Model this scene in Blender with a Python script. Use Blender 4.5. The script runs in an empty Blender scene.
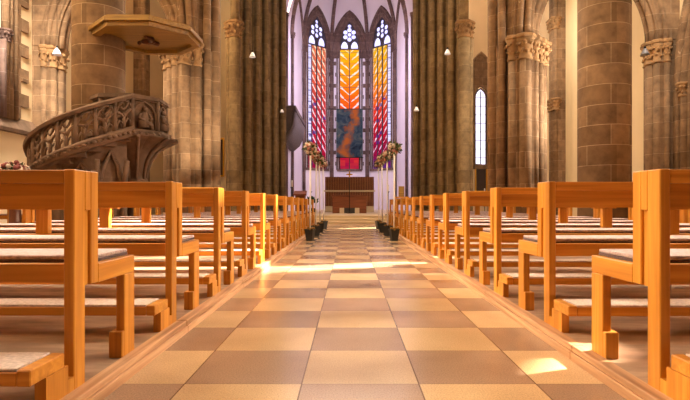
import bpy, bmesh, math, random
from mathutils import Vector, Matrix
PI = math.pi
R = math.radians
rnd = random.Random(7)
sc = bpy.context.scene
C = sc.collection

# camera constants: eye height, focal length in pixels, principal point
HC, F, VX, VY = 0.768, 515.0, 349.5, 204.0
POD = 0.067                      # height of the bench platforms
XL, XR = -0.967, 1.088           # aisle edges
FL, FR = -1.033, 1.155           # aisle faces of the benches

# ------------------------------------------------------------------ materials
def new_mat(name):
    m = bpy.data.materials.new(name); m.use_nodes = True
    nt = m.node_tree; nt.nodes.clear()
    out = nt.nodes.new('ShaderNodeOutputMaterial')
    b = nt.nodes.new('ShaderNodeBsdfPrincipled')
    nt.links.new(b.outputs[0], out.inputs[0])
    return m, nt, b

def N(nt, typ, **kw):
    n = nt.nodes.new(typ)
    for k, v in kw.items():
        if k.startswith('i_'):
            key = k[2:]
            key = int(key) if key.isdigit() else key.replace('_', ' ')
            n.inputs[key].default_value = v
        else:
            setattr(n, k, v)
    return n

def L(nt, a, b): nt.links.new(a, b)

def math_(nt, op, a, b=None, c=None, clamp=False):
    n = nt.nodes.new('ShaderNodeMath'); n.operation = op; n.use_clamp = clamp
    for i, v in enumerate((a, b, c)):
        if v is None: continue
        if isinstance(v, (int, float)): n.inputs[i].default_value = v
        else: nt.links.new(v, n.inputs[i])
    return n.outputs[0]

def mixc(nt, fac, a, b, blend='MIX'):
    n = nt.nodes.new('ShaderNodeMix'); n.data_type = 'RGBA'; n.blend_type = blend
    if isinstance(fac, (int, float)): n.inputs[0].default_value = fac
    else: nt.links.new(fac, n.inputs[0])
    for i, v in ((6, a), (7, b)):
        if isinstance(v, tuple): n.inputs[i].default_value = (*v[:3], 1)
        else: nt.links.new(v, n.inputs[i])
    return n.outputs[2]

def ramp(nt, fac, stops):
    n = nt.nodes.new('ShaderNodeValToRGB')
    el = n.color_ramp.elements
    el[0].position, el[0].color = stops[0][0], (*stops[0][1], 1)
    el[1].position, el[1].color = stops[-1][0], (*stops[-1][1], 1)
    for p, c in stops[1:-1]:
        e = el.new(p); e.color = (*c, 1)
    nt.links.new(fac, n.inputs[0])
    return n.outputs[0]

def s2l(r, g, b):
    f = lambda c: (c/255/12.92) if c/255 <= .04045 else ((c/255+.055)/1.055)**2.4
    return (f(r), f(g), f(b))

def plain(name, col, rough=.6, metal=0., noise=.12, scale=12., spec=.5):
    m, nt, b = new_mat(name)
    tc = N(nt, 'ShaderNodeTexCoord')
    nz = N(nt, 'ShaderNodeTexNoise'); nz.inputs['Scale'].default_value = scale; nz.inputs['Detail'].default_value = 4
    L(nt, tc.outputs['Object'], nz.inputs['Vector'])
    lo = tuple(c*(1-noise) for c in col); hi = tuple(min(1, c*(1+noise)) for c in col)
    L(nt, mixc(nt, nz.outputs[0], lo, hi), b.inputs['Base Color'])
    b.inputs['Roughness'].default_value = rough; b.inputs['Metallic'].default_value = metal
    b.inputs['Specular IOR Level'].default_value = spec
    return m

def wood(name, axis, c_dark, c_mid, c_light, rough=.38):
    m, nt, b = new_mat(name)
    tc = N(nt, 'ShaderNodeTexCoord'); oi = N(nt, 'ShaderNodeObjectInfo')
    mp = N(nt, 'ShaderNodeMapping')
    s = {'x': (1.0, 26, 26), 'z': (26, 26, 1.0), 'y': (26, 1.0, 26)}[axis]
    mp.inputs['Scale'].default_value = s
    L(nt, tc.outputs['Object'], mp.inputs['Vector'])
    add = N(nt, 'ShaderNodeVectorMath', operation='ADD')
    cb = N(nt, 'ShaderNodeCombineXYZ')
    r10 = math_(nt, 'MULTIPLY', oi.outputs['Random'], 37.0)
    for i in range(3): L(nt, r10, cb.inputs[i])
    L(nt, mp.outputs[0], add.inputs[0]); L(nt, cb.outputs[0], add.inputs[1])
    nz = N(nt, 'ShaderNodeTexNoise'); nz.inputs['Scale'].default_value = 1.0; nz.inputs['Detail'].default_value = 5
    nz.inputs['Distortion'].default_value = .6
    L(nt, add.outputs[0], nz.inputs['Vector'])
    col = ramp(nt, nz.outputs[0], [(.3, c_dark), (.5, c_mid), (.72, c_light)])
    hsv = N(nt, 'ShaderNodeHueSaturation')
    L(nt, math_(nt, 'MULTIPLY_ADD', oi.outputs['Random'], .25, .88), hsv.inputs['Value'])
    L(nt, col, hsv.inputs['Color'])
    L(nt, hsv.outputs[0], b.inputs['Base Color'])
    b.inputs['Roughness'].default_value = rough
    b.inputs['Specular IOR Level'].default_value = .4
    bp = N(nt, 'ShaderNodeBump'); bp.inputs['Strength'].default_value = .08; bp.inputs['Distance'].default_value = .01
    L(nt, nz.outputs[0], bp.inputs['Height']); L(nt, bp.outputs[0], b.inputs['Normal'])
    return m

OAK = (s2l(180, 114, 38), s2l(202, 134, 48), s2l(220, 158, 66))
wood_x = wood('oak_along', 'x', *OAK)
wood_z = wood('oak_upright', 'z', *OAK)
wood_y = wood('oak_arm', 'y', *OAK)
OCH = (s2l(122, 92, 42), s2l(148, 114, 54), s2l(166, 132, 68))
wood_board = wood('ochre_wood', 'x', *OCH)
DKW = (s2l(70, 38, 24), s2l(98, 56, 36), s2l(120, 72, 46))
wood_dark = wood('dark_wood', 'z', *DKW)
wood_altar = wood('altar_wood', 'x', s2l(92, 48, 28), s2l(122, 66, 40), s2l(140, 80, 50))

def stone(name, c1, c2, mortar, mode='box', row=.42, width=.95, rad=.6, msize=.007, rough=.85, bump=.25, off=.5):
    m, nt, b = new_mat(name)
    tc = N(nt, 'ShaderNodeTexCoord')
    sp = N(nt, 'ShaderNodeSeparateXYZ'); L(nt, tc.outputs['Object'], sp.inputs[0])
    if mode == 'cyl':
        u = math_(nt, 'MULTIPLY', math_(nt, 'ARCTAN2', sp.outputs[0], sp.outputs[1]), rad)
    else:
        u = math_(nt, 'ADD', sp.outputs[0], math_(nt, 'MULTIPLY', sp.outputs[1], .93))
    cb = N(nt, 'ShaderNodeCombineXYZ')
    L(nt, math_(nt, 'ADD', u, 50.0), cb.inputs[0]); L(nt, math_(nt, 'ADD', sp.outputs[2], .17), cb.inputs[1])
    br = N(nt, 'ShaderNodeTexBrick')
    br.inputs['Scale'].default_value = 1.0
    br.inputs['Brick Width'].default_value = width; br.inputs['Row Height'].default_value = row
    br.inputs['Mortar Size'].default_value = msize; br.inputs['Mortar Smooth'].default_value = .3
    br.offset = off
    br.inputs['Color1'].default_value = (*c1, 1); br.inputs['Color2'].default_value = (*c2, 1)
    br.inputs['Mortar'].default_value = (*mortar, 1)
    L(nt, cb.outputs[0], br.inputs['Vector'])
    nz = N(nt, 'ShaderNodeTexNoise'); nz.inputs['Scale'].default_value = 3.2; nz.inputs['Detail'].default_value = 7
    nz.inputs['Roughness'].default_value = .65
    L(nt, tc.outputs['Object'], nz.inputs['Vector'])
    col = mixc(nt, .9, br.outputs[0], ramp(nt, nz.outputs[0], [(.25, (.45, .42, .42)), (.5, (.9, .88, .86)), (.75, (1.25, 1.22, 1.15))]), 'MULTIPLY')
    L(nt, col, b.inputs['Base Color'])
    b.inputs['Roughness'].default_value = rough; b.inputs['Specular IOR Level'].default_value = .25
    bp = N(nt, 'ShaderNodeBump'); bp.inputs['Strength'].default_value = bump; bp.inputs['Distance'].default_value = .02
    L(nt, math_(nt, 'SUBTRACT', nz.outputs[0], math_(nt, 'MULTIPLY', br.outputs[1], .5)), bp.inputs['Height'])
    L(nt, bp.outputs[0], b.inputs['Normal'])
    return m

S1, S2, SM = s2l(124, 98, 74), s2l(154, 124, 96), s2l(188, 164, 136)
st_round = stone('sandstone_drum', S1, S2, SM, 'cyl', .42, 1.05, .58)
st_box = stone('sandstone_ashlar', S1, S2, SM, 'box', .5, .9, msize=.005)
st_cross = stone('sandstone_pier', s2l(132, 110, 82), s2l(160, 136, 102), s2l(176, 154, 122), 'box', .62, .9, msize=.006)
st_carve = stone('carved_sandstone', s2l(146, 114, 80), s2l(168, 132, 94), s2l(160, 126, 90), 'box', 2., 3., bump=.5)
st_pulpit = stone('pulpit_sandstone', s2l(120, 98, 82), s2l(142, 116, 98), s2l(134, 112, 94), 'box', 1.4, 1.3, bump=.4)
st_choir = stone('choir_stone', s2l(120, 98, 96), s2l(150, 126, 124), s2l(190, 172, 172), 'box', .6, 1.0)
st_choirdk = stone('choir_rib_stone', s2l(104, 82, 76), s2l(126, 102, 94), s2l(150, 132, 128), 'box', .7, 1.2)
plaster = plain('cream_plaster', s2l(232, 208, 168), .9, noise=.06, scale=1.4)
plaster_w = plain('white_plaster', s2l(232, 222, 230), .9, noise=.05, scale=1.1)

def floor_mat():
    m, nt, b = new_mat('polished_tiles')
    tc = N(nt, 'ShaderNodeTexCoord')
    sp = N(nt, 'ShaderNodeSeparateXYZ'); L(nt, tc.outputs['Object'], sp.inputs[0])
    T = .5
    u = math_(nt, 'DIVIDE', math_(nt, 'ADD', sp.outputs[0], 20*T+.204), T)
    v = math_(nt, 'DIVIDE', math_(nt, 'ADD', sp.outputs[1], 20*T-.198), T)
    fu, fv = math_(nt, 'FLOOR', u), math_(nt, 'FLOOR', v)
    par = math_(nt, 'MODULO', math_(nt, 'ADD', fu, fv), 2.0)
    cb = N(nt, 'ShaderNodeCombineXYZ'); L(nt, fu, cb.inputs[0]); L(nt, fv, cb.inputs[1])
    wn = N(nt, 'ShaderNodeTexWhiteNoise'); L(nt, cb.outputs[0], wn.inputs[0])
    nz = N(nt, 'ShaderNodeTexNoise'); nz.inputs['Scale'].default_value = 150; nz.inputs['Detail'].default_value = 3
    L(nt, tc.outputs['Object'], nz.inputs['Vector'])
    n2 = N(nt, 'ShaderNodeTexNoise'); n2.inputs['Scale'].default_value = 2.5; n2.inputs['Detail'].default_value = 4
    L(nt, tc.outputs['Object'], n2.inputs['Vector'])
    base = mixc(nt, par, s2l(204, 172, 134), s2l(162, 132, 110))
    speck = ramp(nt, nz.outputs[0], [(.3, (.6, .58, .56)), (.5, (1, 1, 1)), (.7, (1.3, 1.28, 1.25))])
    col = mixc(nt, .6, base, speck, 'MULTIPLY')
    col = mixc(nt, .5, col, ramp(nt, n2.outputs[0], [(.3, (.78, .76, .74)), (.7, (1.12, 1.12, 1.12))]), 'MULTIPLY')
    hsv = N(nt, 'ShaderNodeHueSaturation'); L(nt, col, hsv.inputs['Color'])
    L(nt, math_(nt, 'MULTIPLY_ADD', wn.outputs[0], .28, .85), hsv.inputs['Value'])
    # thin joints
    def edge(x, w):
        f = math_(nt, 'FRACT', x)
        d = math_(nt, 'MINIMUM', f, math_(nt, 'SUBTRACT', 1.0, f))
        return math_(nt, 'LESS_THAN', d, w)
    ju, jv = edge(u, .006), edge(v, .003)
    j = math_(nt, 'MAXIMUM', ju, jv)
    col = mixc(nt, math_(nt, 'MULTIPLY', j, .8), hsv.outputs[0], s2l(92, 62, 44))
    L(nt, col, b.inputs['Base Color'])
    L(nt, math_(nt, 'MULTIPLY_ADD', n2.outputs[0], .14, .14), b.inputs['Roughness'])
    b.inputs['Specular IOR Level'].default_value = .62
    bp = N(nt, 'ShaderNodeBump'); bp.inputs['Strength'].default_value = .12; bp.inputs['Distance'].default_value = .002
    L(nt, math_(nt, 'SUBTRACT', nz.outputs[0], j), bp.inputs['Height']); L(nt, bp.outputs[0], b.inputs['Normal'])
    return m
tiles = floor_mat()

def plank_mat():
    m, nt, b = new_mat('worn_platform')
    tc = N(nt, 'ShaderNodeTexCoord')
    mp = N(nt, 'ShaderNodeMapping'); mp.inputs['Scale'].default_value = (.9, 3.2, 1)
    L(nt, tc.outputs['Object'], mp.inputs[0])
    nz = N(nt, 'ShaderNodeTexNoise'); nz.inputs['Scale'].default_value = 2.2; nz.inputs['Detail'].default_value = 8
    nz.inputs['Roughness'].default_value = .62
    L(nt, mp.outputs[0], nz.inputs['Vector'])
    col = ramp(nt, nz.outputs[0], [(.28, s2l(100, 76, 62)), (.5, s2l(150, 120, 98)), (.72, s2l(190, 158, 132))])
    L(nt, col, b.inputs['Base Color'])
    b.inputs['Roughness'].default_value = .42; b.inputs['Specular IOR Level'].default_value = .4
    return m
planks = plank_mat()
kerb_m = wood('kerb_stone', 'y', s2l(150, 108, 76), s2l(188, 142, 104), s2l(214, 172, 132), .5)

def felt(name, c1, c2, scale=60.):
    m, nt, b = new_mat(name)
    tc = N(nt, 'ShaderNodeTexCoord')
    nz = N(nt, 'ShaderNodeTexNoise'); nz.inputs['Scale'].default_value = scale; nz.inputs['Detail'].default_value = 6
    L(nt, tc.outputs['Object'], nz.inputs['Vector'])
    L(nt, ramp(nt, nz.outputs[0], [(.35, c1), (.65, c2)]), b.inputs['Base Color'])
    b.inputs['Roughness'].default_value = .95
    b.inputs['Sheen Weight'].default_value = .25
    bp = N(nt, 'ShaderNodeBump'); bp.inputs['Strength'].default_value = .3; bp.inputs['Distance'].default_value = .003
    L(nt, nz.outputs[0], bp.inputs['Height']); L(nt, bp.outputs[0], b.inputs['Normal'])
    return m
felt_top = felt('mauve_felt', s2l(160, 138, 140), s2l(196, 174, 176))
felt_dark = felt('maroon_felt', s2l(70, 44, 46), s2l(92, 62, 62))
felt_kneel = felt('kneeler_carpet', s2l(178, 158, 152), s2l(212, 192, 184))
white_paint = plain('white_paint', s2l(236, 230, 226), .5, noise=.03)
black_pot = plain('black_plastic', s2l(30, 32, 34), .45, noise=.1)
iron = plain('black_iron', s2l(26, 24, 24), .5, .6)
gold = plain('gilt', s2l(214, 160, 60), .3, .9)
rose_w = plain('cream_rose', s2l(206, 186, 168), .8, noise=.1, scale=40)
rose_p = plain('peach_rose', s2l(180, 124, 108), .8, noise=.15, scale=40)
rose_r = plain('dusty_red_flower', s2l(130, 62, 58), .8, noise=.2, scale=40)
leaf = plain('leaf_green', s2l(70, 84, 40), .7, noise=.3, scale=30)
leaf_dk = plain('dark_leaf', s2l(50, 76, 34), .7, noise=.3, scale=30)
soil = plain('moss_and_bark', s2l(140, 104, 50), .95, noise=.4, scale=50)
white_marble = plain('pale_limestone', s2l(214, 190, 156), .5, noise=.1, scale=3)
dark_void = plain('dark_grille', s2l(60, 54, 52), .7)
organ_m = plain('grey_brown_casework', s2l(92, 78, 74), .6, noise=.2, scale=5)
lead = plain('window_lead', s2l(60, 54, 66), .6)

def lamp_mat():
    m, nt, b = new_mat('lamp_glass')
    b.inputs['Base Color'].default_value = (.9, .88, .9, 1); b.inputs['Roughness'].default_value = .3
    b.inputs['Emission Color'].default_value = (1, .92, .9, 1); b.inputs['Emission Strength'].default_value = .1
    return m
lamp_glass = lamp_mat()

def emis(name, nt_fn, strength):
    m = bpy.data.materials.new(name); m.use_nodes = True
    nt = m.node_tree; nt.nodes.clear()
    out = nt.nodes.new('ShaderNodeOutputMaterial')
    e = nt.nodes.new('ShaderNodeEmission'); e.inputs[1].default_value = strength
    L(nt, nt_fn(nt), e.inputs[0]); L(nt, e.outputs[0], out.inputs[0]); return m
    g = nt.nodes.new('ShaderNodeBsdfGlossy'); g.inputs['Roughness'].default_value = .15
    g.inputs['Color'].default_value = (.2, .2, .2, 1)
    a = nt.nodes.new('ShaderNodeAddShader')
    L(nt, e.outputs[0], a.inputs[0]); L(nt, g.outputs[0], a.inputs[1])
    L(nt, a.outputs[0], out.inputs[0])
    return m

def stained(kind):
    """glass lit from outside: local x across (-1.1..1.1), local z height above sill (0..12.8)"""
    def f(nt):
        tc = N(nt, 'ShaderNodeTexCoord')
        sp = N(nt, 'ShaderNodeSeparateXYZ'); L(nt, tc.outputs['Object'], sp.inputs[0])
        x, z = sp.outputs[0], sp.outputs[2]
        nz = N(nt, 'ShaderNodeTexNoise'); nz.inputs['Scale'].default_value = 1.3; nz.inputs['Detail'].default_value = 3
        L(nt, tc.outputs['Object'], nz.inputs['Vector'])
        zz = math_(nt, 'DIVIDE', math_(nt, 'ADD', z, math_(nt, 'MULTIPLY', math_(nt, 'SUBTRACT', nz.outputs[0], .5), 1.6)), 10.4)
        red, crim = s2l(190, 20, 40), s2l(140, 12, 60)
        orange, yel, purp = s2l(250, 110, 20), s2l(255, 190, 30), s2l(90, 40, 120)
        if kind == 'centre':
            col = ramp(nt, zz, [(0, crim), (.18, red), (.42, s2l(225, 50, 30)), (.62, orange), (.85, s2l(255, 170, 20)), (1, yel)])
        elif kind == 'left':
            col = ramp(nt, zz, [(0, crim), (.2, red), (.4, s2l(200, 40, 60)), (.65, s2l(225, 80, 60)), (1, s2l(240, 130, 90))])
        else:
            col = ramp(nt, zz, [(0, purp), (.1, crim), (.3, red), (.48, s2l(230, 60, 30)), (.7, s2l(250, 150, 20)), (1, yel)])
        # courses of thin panes, slightly differing tone
        row = math_(nt, 'FLOOR', math_(nt, 'DIVIDE', z, .26))
        colx = math_(nt, 'FLOOR', math_(nt, 'DIVIDE', x, .37))
        cb = N(nt, 'ShaderNodeCombineXYZ'); L(nt, row, cb.inputs[0]); L(nt, colx, cb.inputs[1])
        wn = N(nt, 'ShaderNodeTexWhiteNoise'); L(nt, cb.outputs[0], wn.inputs[0])
        col = mixc(nt, math_(nt, 'MULTIPLY', wn.outputs[0], .55), col, mixc(nt, .6, col, (.02, .0, .02), 'MIX') if kind != 'centre' else mixc(nt, .5, col, s2l(255, 80, 10)))
        # white slivers slanting towards the middle mullion
        ax = math_(nt, 'ABSOLUTE', x) if kind == 'centre' else (math_(nt, 'MULTIPLY', x, -1.0) if kind == 'left' else math_(nt, 'MULTIPLY', x, 1.0))
        pw = .86 if kind == 'centre' else .52
        half = math_(nt, 'FRACT', math_(nt, 'ADD', math_(nt, 'DIVIDE', ax, pw), 4.0))
        ph = math_(nt, 'SUBTRACT', math_(nt, 'MULTIPLY', z, 1.4), math_(nt, 'MULTIPLY', half, .9))
        ph = math_(nt, 'FRACT', math_(nt, 'ADD', ph, math_(nt, 'MULTIPLY', nz.outputs[0], .25)))
        n3 = N(nt, 'ShaderNodeTexNoise'); n3.inputs['Scale'].default_value = 2.6; n3.inputs['Detail'].default_value = 2
        L(nt, tc.outputs['Object'], n3.inputs['Vector'])
        wd = math_(nt, 'MULTIPLY_ADD', half, .34, .02) if kind != 'left' else math_(nt, 'MULTIPLY_ADD', half, .30, .14)
        wd = math_(nt, 'ADD', wd, math_(nt, 'MULTIPLY', math_(nt, 'SUBTRACT', n3.outputs[0], .5), .8))
        white = math_(nt, 'LESS_THAN', ph, wd)
        white = math_(nt, 'MULTIPLY', white, math_(nt, 'GREATER_THAN', zz, .12 if kind != 'centre' else .2))
        wcol = ramp(nt, zz, [(0, s2l(225, 190, 235)), (.6, s2l(255, 225, 225)), (1, s2l(255, 240, 200))])
        col = mixc(nt, math_(nt, 'MULTIPLY', white, .9), col, wcol)
        if kind in ('left', 'right'):       # the outer strip of plain daylight glass
            side = math_(nt, 'LESS_THAN', x, -.55) if kind == 'left' else math_(nt, 'GREATER_THAN', x, .55)
            side = math_(nt, 'MULTIPLY', side, math_(nt, 'GREATER_THAN', z, 2.2))
            lv = math_(nt, 'LESS_THAN', math_(nt, 'FRACT', math_(nt, 'MULTIPLY', z, 1.1)), .12)
            sc_ = mixc(nt, lv, s2l(222, 214, 255), s2l(150, 140, 200))
            col = mixc(nt, side, col, sc_)
        # plain pale blue glass in the tracery head
        top = math_(nt, 'GREATER_THAN', z, 10.25)
        blue = mixc(nt, nz.outputs[0], (.5, .42, 1.6), (1.6, 1.55, 1.9))
        col = mixc(nt, top, col, blue)
        if kind != 'centre':
            pm = math_(nt, 'MULTIPLY', math_(nt, 'GREATER_THAN', wn.outputs[0], .86), math_(nt, 'LESS_THAN', zz, .55))
            col = mixc(nt, math_(nt, 'MULTIPLY', pm, .8), col, s2l(70, 40, 130))
        # glazing bars
        bar = math_(nt, 'LESS_THAN', math_(nt, 'FRACT', math_(nt, 'DIVIDE', z, .26)), .1)
        col = mixc(nt, math_(nt, 'MULTIPLY', bar, .45), col, (.02, .01, .03))
        return col
    return emis('stained_glass_'+kind, f, .95)

def daylight_glass(name, c1, c2, st):
    def f(nt):
        tc = N(nt, 'ShaderNodeTexCoord')
        nz = N(nt, 'ShaderNodeTexNoise'); nz.inputs['Scale'].default_value = 2.; nz.inputs['Detail'].default_value = 3
        L(nt, tc.outputs['Object'], nz.inputs['Vector'])
        return mixc(nt, nz.outputs[0], c1, c2)
    return emis(name, f, st)

def banner_mat():
    m, nt, b = new_mat('painted_cloth')
    tc = N(nt, 'ShaderNodeTexCoord')
    nz = N(nt, 'ShaderNodeTexNoise'); nz.inputs['Scale'].default_value = 1.6; nz.inputs['Detail'].default_value = 6; nz.inputs['Distortion'].default_value = 1.5
    L(nt, tc.outputs['Object'], nz.inputs['Vector'])
    col = ramp(nt, nz.outputs[0], [(.32, s2l(30, 44, 58)), (.48, s2l(62, 84, 96)), (.62, s2l(96, 108, 104)), (.75, s2l(150, 140, 110))])
    sp = N(nt, 'ShaderNodeSeparateXYZ'); L(nt, tc.outputs['Object'], sp.inputs[0])
    n2 = N(nt, 'ShaderNodeTexNoise'); n2.inputs['Scale'].default_value = 1.1; n2.inputs['Detail'].default_value = 4
    L(nt, tc.outputs['Object'], n2.inputs['Vector'])
    # an ochre sweep rising from lower left to upper right
    cx = math_(nt, 'MULTIPLY', math_(nt, 'SINE', math_(nt, 'MULTIPLY_ADD', sp.outputs[2], 1.3, 3.6)), .45)
    d = math_(nt, 'ABSOLUTE', math_(nt, 'SUBTRACT', sp.outputs[0], cx))
    d = math_(nt, 'ADD', d, math_(nt, 'MULTIPLY', math_(nt, 'SUBTRACT', n2.outputs[0], .42), 2.6))
    d = math_(nt, 'ADD', d, math_(nt, 'MULTIPLY', math_(nt, 'SUBTRACT', nz.outputs[0], .5), 1.2))
    msk = math_(nt, 'SUBTRACT', 1.15, math_(nt, 'MULTIPLY', d, 1.6), clamp=True)
    col = mixc(nt, msk, col, s2l(206, 120, 44))
    L(nt, col, b.inputs['Base Color']); b.inputs['Roughness'].default_value = .9
    return m

# ------------------------------------------------------------------ mesh helpers
class MB:
    def __init__(self): self.bm = bmesh.new()
    def box(self, x0, x1, y0, y1, z0, z1, bevel=0.0):
        xs, ys, zs = sorted((x0, x1)), sorted((y0, y1)), sorted((z0, z1))
        bm = self.bm
        v = [bm.verts.new((xs[i], ys[j], zs[k])) for i in (0, 1) for j in (0, 1) for k in (0, 1)]
        fs = [bm.faces.new([v[i] for i in q]) for q in ((0, 1, 3, 2), (4, 6, 7, 5), (0, 4, 5, 1), (2, 3, 7, 6), (0, 2, 6, 4), (1, 5, 7, 3))]
        if bevel:
            es = list({e for f in fs for e in f.edges})
            bmesh.ops.bevel(bm, geom=es, offset=bevel, segments=1 if bevel < .006 else 3, profile=.5, affect='EDGES')
        return self
    def prism(self, pts, a0, a1, axis='z', smooth=False):
        """polygon pts (2D) swept along an axis"""
        bm = self.bm
        def P(p, h):
            return {'z': (p[0], p[1], h), 'x': (h, p[0], p[1]), 'y': (p[0], h, p[1])}[axis]
        a = [bm.verts.new(P(p, a0)) for p in pts]; b = [bm.verts.new(P(p, a1)) for p in pts]
        n = len(pts)
        for i in range(n):
            f = bm.faces.new((a[i], a[(i+1) % n], b[(i+1) % n], b[i])); f.smooth = smooth
        bm.faces.new(a[::-1]); bm.faces.new(b)
        return self
    def lathe(self, prof, cx=0, cy=0, seg=24, smooth=True, cap=True, rot=0):
        bm = self.bm; rings = []
        for r, z in prof:
            rings.append([bm.verts.new((cx+r*math.cos(2*PI*i/seg+rot), cy+r*math.sin(2*PI*i/seg+rot), z)) for i in range(seg)])
        for a, b in zip(rings, rings[1:]):
            for i in range(seg):
                f = bm.faces.new((a[i], a[(i+1) % seg], b[(i+1) % seg], b[i])); f.smooth = smooth
        if cap:
            bm.faces.new(rings[0][::-1]); bm.faces.new(rings[-1])
        return self
    def tube(self, pts, r, seg=8, smooth=True, radii=None):
        bm = self.bm; pts = [Vector(p) for p in pts]; rings = []
        ref = None
        for i, p in enumerate(pts):
            t = (pts[min(i+1, len(pts)-1)]-pts[max(i-1, 0)]).normalized()
            if ref is None:
                ref = Vector((0, 0, 1)) if abs(t.z) < .9 else Vector((1, 0, 0))
            u = t.cross(ref).normalized(); w = u.cross(t).normalized(); ref = w
            rr = radii[i] if radii else r
            rings.append([bm.verts.new(p+u*rr*math.cos(2*PI*k/seg)+w*rr*math.sin(2*PI*k/seg)) for k in range(seg)])
        for a, b in zip(rings, rings[1:]):
            for i in range(seg):
                f = bm.faces.new((a[i], a[(i+1) % seg], b[(i+1) % seg], b[i])); f.smooth = smooth
        bm.faces.new(rings[0][::-1]); bm.faces.new(rings[-1])
        return self
    def ribbon(self, pts, sect):
        """sweep a section (list of (n, h) offsets: n = horizontal normal, h = up) along a path"""
        bm = self.bm; pts = [Vector(p) for p in pts]; rings = []
        for i, p in enumerate(pts):
            t = pts[min(i+1, len(pts)-1)]-pts[max(i-1, 0)]; t.z = 0; t.normalize()
            n = Vector((t.y, -t.x, 0))
            rings.append([bm.verts.new(p+n*a+Vector((0, 0, h))) for a, h in sect])
        k = len(sect)
        for a, b in zip(rings, rings[1:]):
            for i in range(k):
                bm.faces.new((a[i], a[(i+1) % k], b[(i+1) % k], b[i]))
        bm.faces.new(rings[0][::-1]); bm.faces.new(rings[-1])
        return self
    def blob(self, c, r, sub=1, squash=(1, 1, 1), jit=.12):
        res = bmesh.ops.create_icosphere(self.bm, subdivisions=sub, radius=r)
        for v in res['verts']:
            k = 1+rnd.uniform(-jit, jit)
            v.co = Vector((v.co.x*squash[0]*k, v.co.y*squash[1]*k, v.co.z*squash[2]*k))+Vector(c)
        for v in res['verts']:
            for f in v.link_faces: f.smooth = True
        return self
    def leafq(self, c, d, l, w):
        """a folded leaf with a little thickness"""
        c = Vector(c); d = Vector(d).normalized(); s = d.cross(Vector((rnd.uniform(-1, 1), rnd.uniform(-1, 1), rnd.uniform(-1, 1)))).normalized()
        up = s.cross(d).normalized()
        a = [c, c+d*l*.5+s*w+up*w*.3, c+d*l, c+d*l*.5-s*w+up*w*.3]
        vs = [self.bm.verts.new(p) for p in a]; lo = self.bm.verts.new(c+d*l*.5-up*w*.25)
        vm = self.bm.verts.new(c+d*l*.5)
        for i, j in ((0, 1), (1, 2), (2, 3), (3, 0)):
            self.bm.faces.new((vs[i], vs[j], vm)); self.bm.faces.new((vs[j], vs[i], lo))
        return self
    def done(self, name, mat, parent=None, loc=(0, 0, 0), label=None):
        bmesh.ops.recalc_face_normals(self.bm, faces=self.bm.faces[:])
        me = bpy.data.meshes.new(name); self.bm.to_mesh(me); self.bm.free()
        mats = mat if isinstance(mat, (list, tuple)) else [mat]
        for m in mats: me.materials.append(m)
        o = bpy.data.objects.new(name, me); C.objects.link(o)
        o.location = loc
        if parent: o.parent = parent
        if label: o['label'] = label
        return o

def thing(name, label, cat, loc=(0, 0, 0), rz=0, group=None):
    o = bpy.data.objects.new(name, None); C.objects.link(o)
    o.location = loc; o.rotation_euler = (0, 0, rz); o['label'] = label; o['category'] = cat
    o.empty_display_size = .2
    if group: o['group'] = group
    return o
def tag(o, label, cat, group=None):
    o['label'] = label; o['category'] = cat
    if group: o['group'] = group
    return o
def struct(o): o['kind'] = 'structure'; return o
def children(o): return [c for c in bpy.data.objects if c.parent == o]
def dup(o, parent=None):
    kids = list(o.children)
    c = o.copy(); C.objects.link(c)
    if parent: c.parent = parent
    for k in kids: dup(k, c)
    return c

def arch2d(w, spring, k=.9, n=14):
    """pointed arch outline, half-width w, from (-w, spring) over the apex to (w, spring)"""
    Rr = 2*w*k; cx = w-Rr          # centre for the right arc is on the left
    a_top = math.acos(-cx/Rr) if abs(cx) < Rr else PI/2
    right = [(cx+Rr*math.cos(a_top*i/n), spring+Rr*math.sin(a_top*i/n)) for i in range(n+1)]
    left = [(-x, y) for x, y in right]
    return left+right[::-1][1:]
def arch_rise(w, k=.9):
    Rr = 2*w*k; return math.sqrt(Rr*Rr-(Rr-w)**2)

def panel_hole(outer, holes, y0, y1):
    """wall panel in the XZ plane with holes, thickness y0..y1"""
    bm = bmesh.new()
    def loops(y):
        vs_all, edges = [], []
        for lp in [outer]+holes:
            vs = [bm.verts.new((p[0], y, p[1])) for p in lp]
            for i in range(len(vs)): edges.append(bm.edges.new((vs[i], vs[(i+1) % len(vs)])))
            vs_all.append(vs)
        bmesh.ops.triangle_fill(bm, edges=edges, use_beauty=True)
        return vs_all
    A = loops(y0); B = loops(y1)
    for a, b in zip(A, B):
        for i in range(len(a)):
            j = (i+1) % len(a)
            bm.faces.new((a[i], a[j], b[j], b[i]))
    m = MB(); m.bm.free(); m.bm = bm
    return m

# ================================================================== SETTING
m = MB(); m.box(XL-.02, XR+.02, -2.5, 20.0, -.12, 0)
struct(m.done('floor', tiles))
for s, xe, nm in ((-1, XL, 'floor_platform_left'), (1, XR, 'floor_platform_right')):
    m = MB(); m.box(xe+s*.055, s*10.6, -2.5, 33.0, -.12, POD)
    struct(m.done(nm, planks))
# kerbs: lower board and upper nosing, in lengths with open joints
for s, xe, nm, j0 in ((-1, XL, 'trim_1', 3.09), (1, XR, 'trim_2', 2.545)):
    m = MB(); y = j0-3*1.62
    while y < 19.6:
        y1 = min(y+1.614, 19.75)
        m.box(xe, xe+s*.05, y, y1, -.1, .040, .003)
        m.box(xe+s*.008, xe+s*.072, y, y1, .0405, POD+.004, .004)
        y += 1.62
    struct(m.done(nm, kerb_m))

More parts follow.
